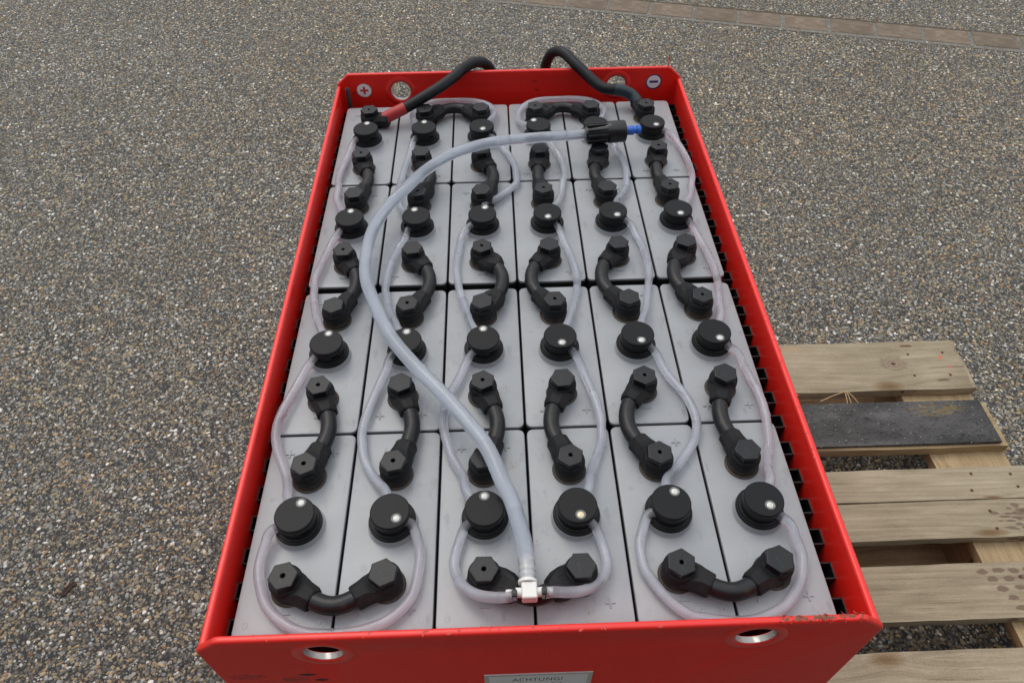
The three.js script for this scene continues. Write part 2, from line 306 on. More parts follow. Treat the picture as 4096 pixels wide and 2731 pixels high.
const mapNear = redDetail('#ee281f', (c, X, Y) => { smudge(c, X(-238), Y(-38), 60, 24, 0.4); smudge(c, X(-190), Y(-37), 26, 10, 0.8); smudge(c, X(-202), Y(-48), 44, 26, 0.3); smudge(c, X(-181), Y(-51), 20, 10, 0.7); smudge(c, X(-228), Y(-62), 70, 24, 0.25); });
const mapFar = redDetail('#ec271e', (c, X, Y) => { smudge(c, X(-232), Y(9), 30, 22, 0.25, 90); smudge(c, X(38), Y(22), 16, 5, 0.18, 40); smudge(c, X(42), Y(8), 12, 4, 0.3, 40); });
const sideCanvas = canvasTex(1024, 256, (c, w, h) => {
  c.fillStyle = '#ee281f'; c.fillRect(0, 0, w, h);
  for (let k = 0; k < 2600; k++) { c.fillStyle = rnd() < 0.5 ? 'rgba(190,22,18,0.16)' : 'rgba(236,48,40,0.14)'; c.fillRect(rnd() * w, rnd() * h, rr(2, 14), rr(1, 4)); }
  for (let k = 0; k < 120; k++) { c.fillStyle = `rgba(240,190,180,${rr(0.15, 0.5)})`; const s = rr(0.8, 2.4); c.fillRect(rnd() * w, rnd() * h, s, s); }
});
sideCanvas.wrapS = sideCanvas.wrapT = THREE.RepeatWrapping;
const paintBump = again(fine, 1 / 40, 1 / 40);
const paint = (map) => phys({ map, roughness: 0.42, specularIntensity: 0.55, bumpMap: paintBump, bumpScale: 0.00004 });
const redNear = paint(again(mapNear, 1 / 522, 2048 / 640 / 522, 0.5, 1 - TOP_E * 2048 / 640 / 522)), redFar = paint(again(mapFar, 1 / 522, 2048 / 640 / 522, 0.5, 1 - TOP_E * 2048 / 640 / 522)), redSide = phys({ map: sideCanvas, roughness: 0.36, clearcoat: 0.25, clearcoatRoughness: 0.3 });
const redPlain = phys({ color: lin(0.82, 0.021, 0.014), roughness: 0.36, clearcoat: 0.25, clearcoatRoughness: 0.3 });
function endWall(holes) {
  const s = new THREE.Shape(), X = 261.3, ch = 18;
  s.moveTo(-X, TB); s.lineTo(X, TB); s.lineTo(X, TOP_S - 2); s.quadraticCurveTo(X, TOP_S + 1, X - 3, TOP_S + 4); s.lineTo(X - ch + 2, TOP_E - 2.5); s.quadraticCurveTo(X - ch, TOP_E, X - ch - 5, TOP_E);
  s.lineTo(-X + ch + 5, TOP_E); s.quadraticCurveTo(-X + ch, TOP_E, -X + ch - 2, TOP_E - 2.5); s.lineTo(-X + 3, TOP_S + 4); s.quadraticCurveTo(-X, TOP_S + 1, -X, TOP_S - 2); s.closePath();
  for (const [x, y, r] of holes) { const h = new THREE.Path(); h.absarc(x, y, r, 0, Math.PI * 2, true); s.holes.push(h); }
  return soft(new THREE.ExtrudeGeometry(s, { depth: 1.4, bevelEnabled: true, bevelThickness: 2.3, bevelSize: 2.3, bevelOffset: -2.3, bevelSegments: 4, curveSegments: 30 }).translate(0, 0, 2.3), 40);
}
const nearHoles = [[-167.4, 11, 15.6], [164.6, 14, 16.3]], farHoles = [[-165.6, 11.4, 15.6], [163, 13.5, 15]];
const wallN = part('end_wall', mm(endWall(nearHoles).translate(0, -TB, 0)), [redNear, redPlain], tray, 0, 0, tz(406));
const wallF = part('end_wall', mm(endWall(farHoles).translate(0, -TB, 0)), [redFar, redPlain], tray, 0, 0, tz(-422));
tag(wallN, 'near end wall with the grey warning plate and a scraped rim corner'); tag(wallF, 'far end wall with the plus and minus stickers');
for (const [wall, holes] of [[wallN, nearHoles], [wallF, farHoles]]) for (const [x, y, r] of holes) {
  for (const z of [0.6, 5.4]) { const g = new THREE.TorusGeometry(r + 4, 4.4, 12, 40).scale(1, 1, 0.34); part('raised_ring', mm(g), redPlain, wall, x, ty(y), z); }
  part('lifting_eye', mm(lathe([[r - 0.1, 0.6], [r - 0.1, 5.4], [r - 1, 5.4], [r - 1, 0.6], [r - 0.1, 0.6]]).rotateX(Math.PI / 2)), M.steel, wall, x, ty(y), 0);
}
for (const s of [-1, 1]) {
  const g = rbox(6, TOP_S - TB, 826, 2.5, 258 * s, ty((TOP_S + TB) / 2), tz(-5), 4), uv = g.attributes.uv, p = g.attributes.position;
  for (let i = 0; i < p.count; i++) uv.setXY(i, p.getZ(i) / 826 + 0.5, (p.getY(i) + p.getX(i)) / 206);
  part('side_wall', mm(g), redSide, tray);
}
part('floor', mm(box(508, 5, 820, 0, 2.6, 0)), redPlain, tray);
{ // the two round stickers inside the far wall and the plate outside the near wall
  const disc = (edge, ink, minus) => canvasTex(256, 256, (c) => {
    c.fillStyle = edge; c.fillRect(0, 0, 256, 256);
    c.beginPath(); c.arc(128, 128, minus ? 108 : 116, 0, 7); c.fillStyle = '#f4f2f6'; c.fill();
    c.fillStyle = ink; if (minus) c.fillRect(60, 108, 136, 38); else { c.fillRect(60, 110, 136, 36); c.fillRect(110, 60, 36, 136); }
  });
  for (const [x, y, r, t, label] of [[-221, 14, 11.8, disc('#c9564e', '#cf3028', false), 'round white sticker with a red plus sign'], [220.3, 17, 12.3, disc('#20246a', '#2a2f66', true), 'round white sticker with a blue minus sign']]) {
    const s = part('sticker', mm(new THREE.CylinderGeometry(r, r, 0.4, 40).rotateY(Math.PI / 2).rotateX(Math.PI / 2)), [redPlain, std({ map: t, roughness: 0.4 }), redPlain], wallF, x, ty(y), 6.1);
    s.userData.label = label;
  }
  const plate = canvasTex(1024, 512, (c) => {
    c.fillStyle = '#c2bfbb'; c.fillRect(0, 0, 1024, 512); c.fillStyle = '#e9eaeb'; c.fillRect(44, 46, 936, 420);
    c.fillStyle = '#26282c'; c.save(); c.translate(506, 204); c.scale(0.8, 1); c.font = '126px sans-serif'; c.textAlign = 'center'; c.fillText('ACHTUNG!', 0, 0); c.restore();
    c.lineWidth = 7; c.strokeStyle = '#26282c'; for (const x of [180, 690]) { c.beginPath(); c.arc(x, 300, 44, 0, 7); c.stroke(); }
  });
  const g = rbox(91.4, 46, 0.9, 0.4), uv = g.attributes.uv, p = g.attributes.position;
  for (let i = 0; i < p.count; i++) uv.setXY(i, p.getX(i) / 91.4 + 0.5, p.getY(i) / 46 + 0.5);
  const pl = part('warning_plate', mm(g), std({ map: plate, roughness: 0.5 }), wallN, -1.2, ty(-76.6), 6.4); pl.rotation.z = -0.004;
  pl.userData.label = 'grey plate headed ACHTUNG! on the near wall';
}
{ // nicks along the rims, and the scraped corner with bare steel and torn paint
  const flakes = [];
  const nick = (x, y, z, s) => { const g = new THREE.DodecahedronGeometry(s, 0).scale(rr(0.8, 2.2), 0.32, rr(0.6, 1)); g.rotateY(rnd() * 3).rotateZ(rr(-0.12, 0.12)).translate(x, ty(y), tz(z)); flakes.push(plain(g)); };
  for (let k = 0; k < 46; k++) nick(rr(256, 260.4), TOP_S - rr(0, 0.6), rr(-300, 395), rr(0.5, 1.6));
  for (let k = 0; k < 26; k++) nick(-rr(256, 260.4), TOP_S - rr(0, 0.6), rr(-380, 395), rr(0.4, 1.3));
  for (let k = 0; k < 46; k++) { const x = rnd() < 0.5 ? rr(-100, 60) : rr(-240, 240); nick(x, TOP_E - rr(0, 0.7), rr(407, 411.5), rr(0.4, 1.5)); }
  for (let k = 0; k < 16; k++) nick(rr(-230, 230), TOP_E - rr(0, 0.5), rr(-421, -417), rr(0.4, 1.1));
  const chip = part('paint_chips', mm(mergeGeometries(flakes)), phys({ color: lin(0.62, 0.055, 0.04), roughness: 0.5 }), tray); chip.userData.kind = 'stuff';
  const n = 60, pos = [], idx = [];
  for (let i = 0; i <= n; i++) { const x = lerp(178, 240, i / n), e = Math.min(1, i / 4, (n - i) / 4); for (const [k, zz] of [[0, 406.9], [1, 408.8], [2, 410.6]]) pos.push(x, ty(TOP_E + (k === 1 ? 0.25 : -0.35) + 1.1 * (noise(i / 2.3, k * 3.1) - 0.5)), tz(zz + e * 1.2 * (hash(i, k + 9) - 0.5))); }
  for (let i = 0; i < n; i++) for (let k = 0; k < 2; k++) { const a = i * 3 + k; idx.push(a, a + 1, a + 3, a + 1, a + 4, a + 3); }
  const sg = new THREE.BufferGeometry(); sg.setAttribute('position', new THREE.Float32BufferAttribute(pos, 3)); sg.setIndex(idx); sg.computeVertexNormals();
  part('scraped_edge', mm(sg), std({ color: lin(0.21, 0.085, 0.05), metalness: 0.2, roughness: 0.6, side: THREE.DoubleSide }), tray).userData.label = 'bare brown steel where the rim paint is scraped off';
  const torn = [];
  for (let k = 0; k < 46; k++) { const x = rr(176, 243), g = new THREE.ConeGeometry(rr(0.5, 1.5), rr(2, 6), 4, 1).scale(1, 1, 0.25).rotateZ(rr(-1.7, 1.7)).rotateY(rnd() * 3); g.translate(x, ty(TOP_E + 0.5), tz(rnd() < 0.5 ? rr(406.2, 407.4) : rr(410.2, 411.6))); torn.push(plain(g)); }
  part('torn_paint', mm(mergeGeometries(torn)), phys({ color: lin(0.6, 0.1, 0.075), roughness: 0.5 }), tray).userData.kind = 'stuff';
  const curl = new THREE.CatmullRomCurve3([[238, 39, -418], [240, 44, -418], [237, 49, -419], [241, 54, -419]].map(([x, y, z]) => new THREE.Vector3(x, ty(y), tz(z))));
  part('paint_curl', mm(new THREE.TubeGeometry(curl, 12, 0.7, 5)), redPlain, tray);
}
{ // black plastic channels between the cells and the side walls
  for (const s of [-1, 1]) {
    const x0 = s < 0 ? -254.6 : 241.2, wdt = s < 0 ? 7.2 : 13.4, o = thing('spacer_comb', s < 0 ? 'black plastic spacer comb between the cells and the left tray wall' : 'black plastic spacer comb between the cells and the right tray wall', 'spacer', W(x0 + wdt / 2, -180, -5));
    part('backing_sheet', mm(box(1, 160, 780, (-s) * (wdt / 2 + 0.1), 84, 0)), M.comb, o);
    const channel = mm(merged(box(wdt, 160, 1.3, 0, 0, -6.9), box(wdt, 160, 1.3, 0, 0, 6.9), box(1.3, 160, 15.1, s * wdt / 2, 0, 0)));
    for (let k = 0; k < 26; k++) { const z = 380 - k * 31 + 5; const c = part('channel', channel, M.comb, o, 0, 85 + rr(-1, 1), z); if (k === 12 || k === 13) c.position.y -= 0.004; }
  }
}
thing('drain_tube', 'thin grey plastic tube standing in the far left corner of the tray', 'tube', W(-244, -60, -402)).add((() => {
  const m = finish(new THREE.Mesh(mm(lathe([[3.1, 0], [3.1, 84], [1.9, 84], [1.9, 0], [3.1, 0]], 20)), M.conduit)); m.name = 'pipe'; m.rotation.x = -0.03; return m; })());

// ---------------------------------------------------------------- the 24 cells
const COL = ['leftmost', 'second from left', 'third from left', 'third from right', 'second from right', 'rightmost'];
const ROW = ['far row by the cables', 'second row from the far end', 'second row from the near end', 'near row by the warning plate'];
const CX = (c) => -206.2 + 81.16 * c, ROWS = [[-390.5, -198], [-194.6, -2.2], [8, 201.2], [204, 396.5]];
const POLE_X = [-204.5, -124.5, -43.6, 35.2, 116, 196], POLE_F = [-340.6, -145.8, 52.6, 251.2], POLE_N = [-233, -37.6, 161.9, 355.6];
const PLUG_X = (c, r) => CX(c) * 0.995 + [0.2, 0.8, 0.9, 0, 0, -0.6][c], PLUG_Z = [-294.2, -98.8, 104.9, 300.4];
const JH = 583;                                                       // height of a jar
const rrect = (w, l, r) => { const s = new THREE.Shape(), x = w / 2, y = l / 2; s.moveTo(-x + r, -y); s.lineTo(x - r, -y); s.quadraticCurveTo(x, -y, x, -y + r); s.lineTo(x, y - r); s.quadraticCurveTo(x, y, x - r, y); s.lineTo(-x + r, y); s.quadraticCurveTo(-x, y, -x, y - r); s.lineTo(-x, -y + r); s.quadraticCurveTo(-x, -y, -x + r, -y); return s; };
const slab = (w, l, r, depth, bevel) => new THREE.ExtrudeGeometry(rrect(w, l, r), { depth: depth - bevel, bevelEnabled: true, bevelThickness: bevel, bevelSize: bevel, bevelOffset: -bevel, bevelSegments: 2, curveSegments: 6 }).rotateX(-Math.PI / 2);
const lidGeo = ROWS.map(([a, b]) => mm(soft(slab(78.6, b - a, 7, 2.6, 0.7), 50).translate(0, -2.6, 0)));
const jarGeo = ROWS.map(([a, b]) => mm(soft(slab(80.3, b - a + 1.7, 8, JH - 2, 0.9), 50).translate(0, -JH, 0)));
const lidDirt = (n) => tex(256, 512, (x, y) => {                       // matt grey plastic, faint wipe marks, specks and moulded pin marks
  const v = 10 * (fbm(x / 70 + n * 7, y / 50, 4) - 0.5) + 5 * (hash(x + n * 999, y) - 0.5) - (hash((x >> 1) + n * 77, (y >> 1) + 5) > 0.9993 ? 45 : 0) - 14 * clamp((fbm(x / 22 + n * 3, y / 30 + 8, 5) - 0.66) * 5);
  let rust = 0; for (let k = 0; k < 3; k++) rust = Math.max(rust, clamp(1 - Math.hypot(x - 256 * hash(n, k), y - 512 * hash(k, n + 4)) / 22) * clamp((noise(x / 3, y / 3) - 0.55) * 4));
  return [157 + v - 22 * rust, 160 + v - 34 * rust, 163.5 + v * 0.9 - 50 * rust];
});
const lidBump = tex(256, 512, (x, y) => { let h = 128 + 8 * (fbm(x / 9, y / 9, 3) - 0.5); for (const [a, b] of [[30, 30], [226, 30], [30, 482], [226, 482], [60, 150], [200, 360]]) { const q = Math.hypot(x - a, y - b); if (q < 8) h -= q > 6 ? 60 : q < 2.5 ? 40 : 0; } return h; }, false);
const lidMats = [0, 1, 2, 3].map((n) => phys({ map: again(lidDirt(n), 1 / 78.6, 1 / 193, 0.5, 0.5), bumpMap: again(lidBump, 1 / 78.6, 1 / 193, 0.5, 0.5), bumpScale: 0.0006, roughness: 0.34 }));
const sealGeo = mm(lathe([[0, 0], [15.6, 0], [15.8, 0.7], [14.9, 1.3], [13.6, 1.6], [13.2, 4.5], [12.4, 6.6], [0, 6.6]]));
const bar = (w, d) => rbox(w, 1.5, d, 0.5), plusGeo = mm(merged(bar(8.6, 1.5), bar(1.5, 8.6))), minusGeo = mm(bar(9.5, 1.7));
const plugBody = lathe([[0, 6.3], [16.4, 6.3], [16.4, 18.2], [17.2, 18.8], [17.25, 23.6], [16.9, 24.5], [16.2, 25], [0, 25]], 56, 18);
const collarGeo = mm(lathe([[15, 0], [20.4, 0], [20.6, 0.6], [20.6, 2.6], [20.1, 3.3], [19, 3.4], [18.6, 4.8], [17.6, 5], [15, 5]], 56));
const neckGeo = mm(lathe([[16, 0], [22.4, 0], [21.5, 0.6], [21.2, 1.4], [20.9, 6.3], [16, 6.3]], 48)), floatGeo = mm(lathe([[0, 0], [3.1, 0], [2.9, 0.4], [1.9, 0.8], [0, 0.9]], 24)), bezelGeo = mm(lathe([[3.1, 0], [4.5, 0], [4.5, 0.3], [4.1, 0.7], [3.3, 0.45], [3.1, 0]], 24));
// where each plug's white float window sits (share of the cap's radius), row by row
const DOTS = [[[0.05, -0.72], [0, -0.72], [0.1, 0.5], [-0.36, -0.6], [0.14, 0.5], [0.22, 0.5]], [[0.04, -0.65], [-0.15, -0.63], [0.2, -0.68], [0, 0.55], [0.22, 0.54], [0.06, 0.55]],
  [[0.06, -0.7], [0.06, -0.66], [0, -0.72], [0.06, 0.58], [0.13, 0.58], [0.2, 0.58]], [[0.24, -0.62], [0.35, 0.42], [0, -0.66], [0.1, 0.56], [0.26, -0.56], [0.2, 0.38]]];
const csg = new Evaluator(); csg.useGroups = false; csg.attributes = ['position', 'normal', 'uv'];
function plugGeo(c, r, ports) {                        // the cap with a slot where each filling tube enters
  let b = new Brush(plugBody.clone()); b.updateMatrixWorld();
  const cut = (g) => { const k = new Brush(g); k.updateMatrixWorld(); b = csg.evaluate(b, k, SUBTRACTION); };
  for (const a of ports) { const g = merged(new THREE.CylinderGeometry(6.2, 6.2, 16, 20).rotateZ(Math.PI / 2).translate(18, 11, 0), box(16, 9, 12.4, 18, 6.5, 0)); cut(new THREE.CylinderGeometry(6.2, 6.2, 16, 20).rotateZ(Math.PI / 2).translate(18, 14.6, 0).rotateY(-a)); cut(box(15.8, 9, 12.3, 18.05, 10.1, 0).rotateY(-a)); g.dispose(); }
  if (c < 3 && !(c === 1 && r === 3) || (c === 4 && r === 3)) cut(box(6, 2.4, 8, 16.6, 16, 0).rotateY(-0.95));
  return mm(b.geometry);
}
const portsOf = Array.from({ length: 24 }, () => []);  // angles, filled from the tubes below
const TUBES = [
  ['11', '21', [[-215, 12, -288], [-223, 9, -281], [-227, 7, -263], [-230, 7, -240], [-233, 7, -218], [-234, 7, -197], [-232, 7, -185], [-232, 7, -169], [-229, 9, -150], [-222, 11, -133], [-212, 12, -114]]],
  ['21', '31', [[-213, 12, -92], [-223, 9, -75], [-228, 7, -60], [-232, 7, -40], [-235, 7, -23], [-237, 7, -10], [-235, 7, 9], [-234, 7, 21], [-229, 9, 41], [-224, 11, 58], [-211, 12, 90]]],
  ['31', '41', [[-214, 12, 112], [-224, 9, 125], [-230, 7, 140], [-236, 7, 160], [-241, 7, 179], [-243, 7, 194], [-242, 7, 208], [-237, 7, 225], [-231, 7, 238], [-224, 7, 253], [-220, 9, 266], [-218, 11, 276], [-212, 12, 288]]],
  ['41', '42', [[-217, 12, 305], [-227, 11, 310], [-230, 9, 322], [-232, 7, 334], [-231, 7, 345], [-227, 7, 357], [-222, 7, 368], [-215, 7, 377], [-205, 7, 385], [-195, 7, 391], [-182, 7, 395], [-166, 7, 396], [-147, 7, 395], [-127, 7, 390], [-114, 7, 382], [-103, 7, 369], [-99, 7, 350], [-98, 7, 332], [-101, 9, 318], [-106, 11, 307], [-113, 12, 304]]],
  ['42', '32', [[-128, 12, 287], [-131, 11, 274], [-140, 9, 262], [-149, 7, 248], [-155, 7, 236], [-158, 7, 223], [-160, 7, 208], [-159, 7, 193], [-156, 7, 178], [-152, 7, 162], [-148, 7, 146], [-143, 9, 131], [-140, 11, 119], [-133, 12, 111]]],
  ['32', '22', [[-130, 12, 90], [-141, 11, 61], [-147, 9, 44], [-151, 7, 27], [-154, 7, 12], [-154, 7, -4], [-153, 7, -20], [-150, 7, -39], [-145, 7, -56], [-139, 9, -69], [-135, 11, -83], [-131, 12, -91]]],
  ['22', '12', [[-133, 12, -112], [-144, 11, -126], [-149, 9, -142], [-152, 7, -159], [-152, 7, -169], [-151, 7, -194], [-150, 7, -198], [-148, 7, -221], [-145, 7, -241], [-142, 9, -261], [-139, 11, -279], [-133, 12, -287]]],
  ['12', '13', [[-130, 12, -308], [-142, 11, -335], [-144, 9, -357], [-140, 7, -375], [-130, 7, -382], [-115, 7, -390], [-86, 7, -392], [-57, 7, -390], [-36, 7, -380], [-24, 9, -359], [-25, 11, -340], [-39, 12, -308]]],
  ['13', '23', [[-35, 12, -288], [-22, 9, -277], [-13, 7, -263], [-5, 7, -244], [1, 7, -221], [3, 7, -200], [1, 7, -181], [-17, 7, -159], [-29, 9, -145], [-38, 11, -137], [-42, 12, -115]]],
  ['23', '33', [[-53, 12, -94], [-65, 9, -84], [-70, 7, -71], [-72, 7, -53], [-74, 7, -36], [-74, 7, -17], [-72, 7, 0], [-70, 7, 15], [-66, 7, 32], [-61, 9, 51], [-58, 11, 69], [-49, 12, 90]]],
  ['33', '43', [[-51, 12, 112], [-60, 9, 123], [-65, 7, 135], [-71, 7, 150], [-78, 7, 166], [-81, 7, 179], [-83, 7, 193], [-81, 7, 210], [-78, 7, 222], [-74, 7, 235], [-67, 7, 249], [-62, 9, 261], [-60, 11, 275], [-51, 12, 289]]],
  ['43', 'T', [[-54, 12, 307], [-61, 9, 312], [-65, 7, 322], [-68, 7, 333], [-69, 8, 344], [-66, 10, 355], [-59, 15, 366], [-49, 20, 374], [-37, 24, 378], [-27, 25.5, 379], [-18, 26, 378]]],
  ['44', 'T', [[46, 12, 309], [53, 9, 317], [56, 7, 326], [58, 7, 338], [58, 8, 348], [53, 10, 359], [45, 15, 368], [33, 20, 374], [20, 24, 376], [12, 25.5, 376], [2, 26, 377]]],
  ['44', '34', [[44, 12, 289], [50, 11, 278], [53, 9, 265], [57, 7, 251], [62, 7, 239], [67, 7, 226], [69, 7, 213], [70, 7, 199], [68, 7, 182], [65, 7, 165], [61, 7, 148], [57, 9, 134], [53, 11, 123], [45, 12, 112]]],
  ['34', '24', [[42, 12, 90], [49, 11, 74], [54, 9, 55], [59, 7, 37], [63, 7, 21], [65, 7, 5], [65, 7, -11], [63, 7, -27], [60, 7, -46], [55, 9, -63], [51, 11, -79], [44, 12, -92]]],
  ['24', '14', [[43, 12, -114], [52, 11, -133], [57, 9, -149], [61, 7, -168], [64, 7, -185], [67, 7, -195], [67, 7, -214], [65, 7, -232], [61, 9, -247], [55, 11, -258], [43, 12, -285]]],
  ['14', '15', [[29, 12, -306], [14, 9, -321], [10, 7, -340], [12, 7, -356], [19, 7, -371], [32, 7, -383], [50, 7, -389], [71, 7, -390], [93, 7, -390], [114, 7, -386], [128, 7, -377], [136, 9, -360], [136, 11, -341], [123, 12, -308]]],
  ['15', '25', [[126, 12, -286], [140, 11, -266], [142, 9, -255], [147, 7, -240], [150, 7, -219], [150, 7, -197], [148, 7, -187], [146, 7, -173], [138, 9, -154], [131, 11, -140], [122, 12, -114]]],
  ['25', '35', [[128, 12, -95], [140, 9, -87], [144, 7, -72], [148, 7, -55], [150, 7, -36], [150, 7, -17], [148, 7, 2], [144, 7, 21], [139, 9, 41], [134, 11, 61], [123, 12, 90]]],
  ['35', '45', [[127, 12, 111], [136, 9, 120], [141, 7, 136], [146, 7, 151], [153, 7, 165], [158, 7, 177], [161, 7, 190], [162, 7, 203], [160, 7, 215], [155, 7, 228], [147, 7, 239], [139, 7, 249], [129, 9, 261], [120, 11, 273], [119, 12, 287]]],
  ['45', '46', [[107, 12, 303], [98, 11, 306], [93, 9, 316], [89, 7, 326], [88, 7, 339], [89, 7, 351], [94, 7, 362], [101, 7, 374], [110, 7, 384], [121, 7, 392], [130, 7, 394], [147, 7, 397], [167, 7, 397], [183, 7, 393], [196, 7, 387], [206, 7, 378], [215, 7, 367], [220, 7, 355], [223, 7, 344], [221, 9, 331], [219, 11, 319], [208, 12, 308]]],
  ['46', '36', [[206, 12, 289], [214, 11, 274], [216, 9, 262], [220, 7, 248], [225, 7, 232], [228, 7, 216], [230, 7, 202], [231, 7, 187], [230, 7, 171], [227, 7, 153], [223, 9, 139], [220, 11, 126], [207, 12, 112]]],
  ['36', '26', [[205, 12, 91], [215, 11, 72], [218, 9, 53], [222, 7, 33], [225, 7, 15], [226, 7, -1], [226, 7, -17], [224, 7, -36], [221, 7, -55], [217, 9, -71], [213, 11, -83], [207, 12, -92]]],
  ['26', '16', [[206, 12, -113], [218, 11, -132], [225, 9, -148], [231, 7, -169], [236, 7, -189], [237, 7, -209], [236, 7, -233], [232, 7, -261], [225, 9, -280], [210, 12, -290]]],
];
for (const [a, b, p] of TUBES) for (const [id, q] of [[a, p[0]], [b, p.at(-1)]]) if (id !== 'T') { const r = id[0] - 1, c = id[1] - 1; portsOf[r * 6 + c].push(Math.atan2(q[2] - PLUG_Z[r], q[0] - PLUG_X(c, r))); }
for (const [a, b, p] of TUBES) { p[0][1] += 2.2; p[1][1] += 1; if (b !== 'T') { p.at(-1)[1] += 2.2; p.at(-2)[1] += 1; } }
for (let r = 0; r < 4; r++) for (let c = 0; c < 6; c++) {
  const zc = (ROWS[r][0] + ROWS[r][1]) / 2, o = thing('battery_cell', `grey topped battery cell, ${COL[c]} in the ${ROW[r]}`, 'battery cell', W(CX(c), -JH, zc), 'battery cells in the red tray');
  part('jar', jarGeo[r], M.jar, o, 0, JH, 0);
  part('lid', lidGeo[r], lidMats[(c * 5 + r * 3) % 4], o, 0, JH, 0);
  for (const z of [POLE_F[r], POLE_N[r]]) part('terminal', sealGeo, M.seal, o, POLE_X[c] - CX(c), JH, z - zc);
  const farPlus = c % 2 === 0;
  for (const [z, plus, s] of [[POLE_F[r] - 27, farPlus, -1], [POLE_N[r] + 21, !farPlus, 1]])
    for (const x of plus ? [-21, 21] : [0]) part('polarity_mark', plus ? plusGeo : minusGeo, lidMats[0], o, x, JH + 0.2, z - zc);
  const p = part('vent_plug', plugGeo(c, r, portsOf[r * 6 + c]), M.cap, o, PLUG_X(c, r) - CX(c), JH, PLUG_Z[r] - zc);
  part('collar', collarGeo, M.cap, p, 0, 6.4, 0);
  part('filler_neck', neckGeo, lidMats[(c + r) % 4], o, PLUG_X(c, r) - CX(c), JH, PLUG_Z[r] - zc);
  const [dx, dz] = DOTS[r][c], odd = r === 3 && c === 3;
  part('float_window', floatGeo, odd ? M.yellowed : M.white, p, dx * 17, 24.75, dz * 17);
  part('bezel', bezelGeo, M.bezel, p, dx * 17, 24.8, dz * 17);
  if (odd) p.userData.label = 'vent plug with a yellowed float window';
}

// ---------------------------------------------------------------- the black rubber connectors between the cells
const font = await new FontLoader().loadAsync('fonts/droid/droid_sans_bold.typeface.json');
const text = (s, size, h) => { const g = new TextGeometry(s, { font, size, depth: h, curveSegments: 2, bevelEnabled: false }); g.computeBoundingBox(); const b = g.boundingBox; return g.translate(-(b.min.x + b.max.x) / 2, -(b.min.y + b.max.y) / 2, 0).rotateX(-Math.PI / 2); };
function loft(sections) {                              // eight-sided sections [x, half width, bottom, top, chamfer] along x
  const pos = [], idx = [], uv = [], n = 8;
  sections.forEach(([x, w, b, t, k]) => { for (const [z, y] of [[w - k, t], [w, t - k], [w, b + k], [w - k, b], [-w + k, b], [-w, b + k], [-w, t - k], [-w + k, t]]) { pos.push(x, y, z); uv.push(x / 60, (z + y) / 60); } });
  for (let s = 0; s < sections.length - 1; s++) for (let i = 0; i < n; i++) { const a = s * n + i, b = s * n + (i + 1) % n; idx.push(a, a + n, b, b, a + n, b + n); }
  for (const [s, flip] of [[0, false], [sections.length - 1, true]]) for (let i = 1; i < n - 1; i++) flip ? idx.push(s * n, s * n + i + 1, s * n + i) : idx.push(s * n, s * n + i, s * n + i + 1);
  const g = new THREE.BufferGeometry(); g.setAttribute('position', new THREE.Float32BufferAttribute(pos, 3)); g.setAttribute('uv', new THREE.Float32BufferAttribute(uv, 2)); g.setIndex(idx); g.computeVertexNormals();
  return soft(g, 22);
}
const headGeo = () => lathe([[0, 6.7], [13, 6.7], [13.9, 7.6], [13.9, 15.4], [13, 16.8], [0, 16.9]], 40);
const LUG = [
  mm(merged(headGeo(), loft([[-3, 12.4, 7.4, 16, 3.5], [7, 12.6, 6.6, 16.6, 3.5], [15, 11.2, 3.6, 20.2, 4.6], [19, 10.4, 3, 21, 5.4], [27, 10, 3, 21, 5.6], [28.4, 9.2, 4, 20.2, 5.2]]), text('FROTEK', 3, 0.9).rotateY(-Math.PI / 2).translate(12.5, 18.2, 0))),
  mm(merged(headGeo(), loft([[-3, 12.4, 7.4, 16.2, 2.6], [9, 12.6, 7, 17, 2.6], [14, 12.8, 5, 19.4, 3.4], [22, 12.2, 3.4, 20.4, 4.4], [29, 9.6, 3.6, 20.2, 5.4], [30, 9, 4.2, 19.6, 5.2]]), text('501', 5, 0.8).rotateY(-Math.PI / 2).translate(18.5, 19.5, 0))),
];
function hexGeo(hole) {
  const s = new THREE.Shape(); for (let k = 0; k < 6; k++) s[k ? 'lineTo' : 'moveTo'](12.3 * Math.cos(k * Math.PI / 3), 12.3 * Math.sin(k * Math.PI / 3)); s.closePath();
  if (hole) { const h = new THREE.Path(); h.absarc(0, 0, 1.7, 0, Math.PI * 2, true); s.holes.push(h); }
  const e = new THREE.ExtrudeGeometry(s, { depth: 6.6, bevelEnabled: true, bevelThickness: 0.8, bevelSize: 0.9, bevelOffset: -0.9, bevelSegments: 2, curveSegments: 10 }).rotateX(-Math.PI / 2).translate(0, 19.4, 0);
  return mm(soft(e, 20));
}
const HEX = [hexGeo(false), hexGeo(true)], washerGeo = mm(lathe([[0, 16.8], [13.4, 16.8], [13.7, 17.3], [13.5, 18.2], [12.4, 19.3], [0, 19.3]]));
function bolt(parent, x, z, hole, turn) { const b = part('bolt', HEX[hole], M.bolt, parent, x, 0, z, turn); part('washer', washerGeo, M.rubber, b); return b; }
const V3 = (x, y, z) => new THREE.Vector3(x, y, z);
const tube = (pts, r, n, seg = 14) => new THREE.TubeGeometry(new THREE.CatmullRomCurve3(pts.map((p) => V3(...p)), false, 'centripetal'), n, r, seg);
const R = Math.PI / 180;
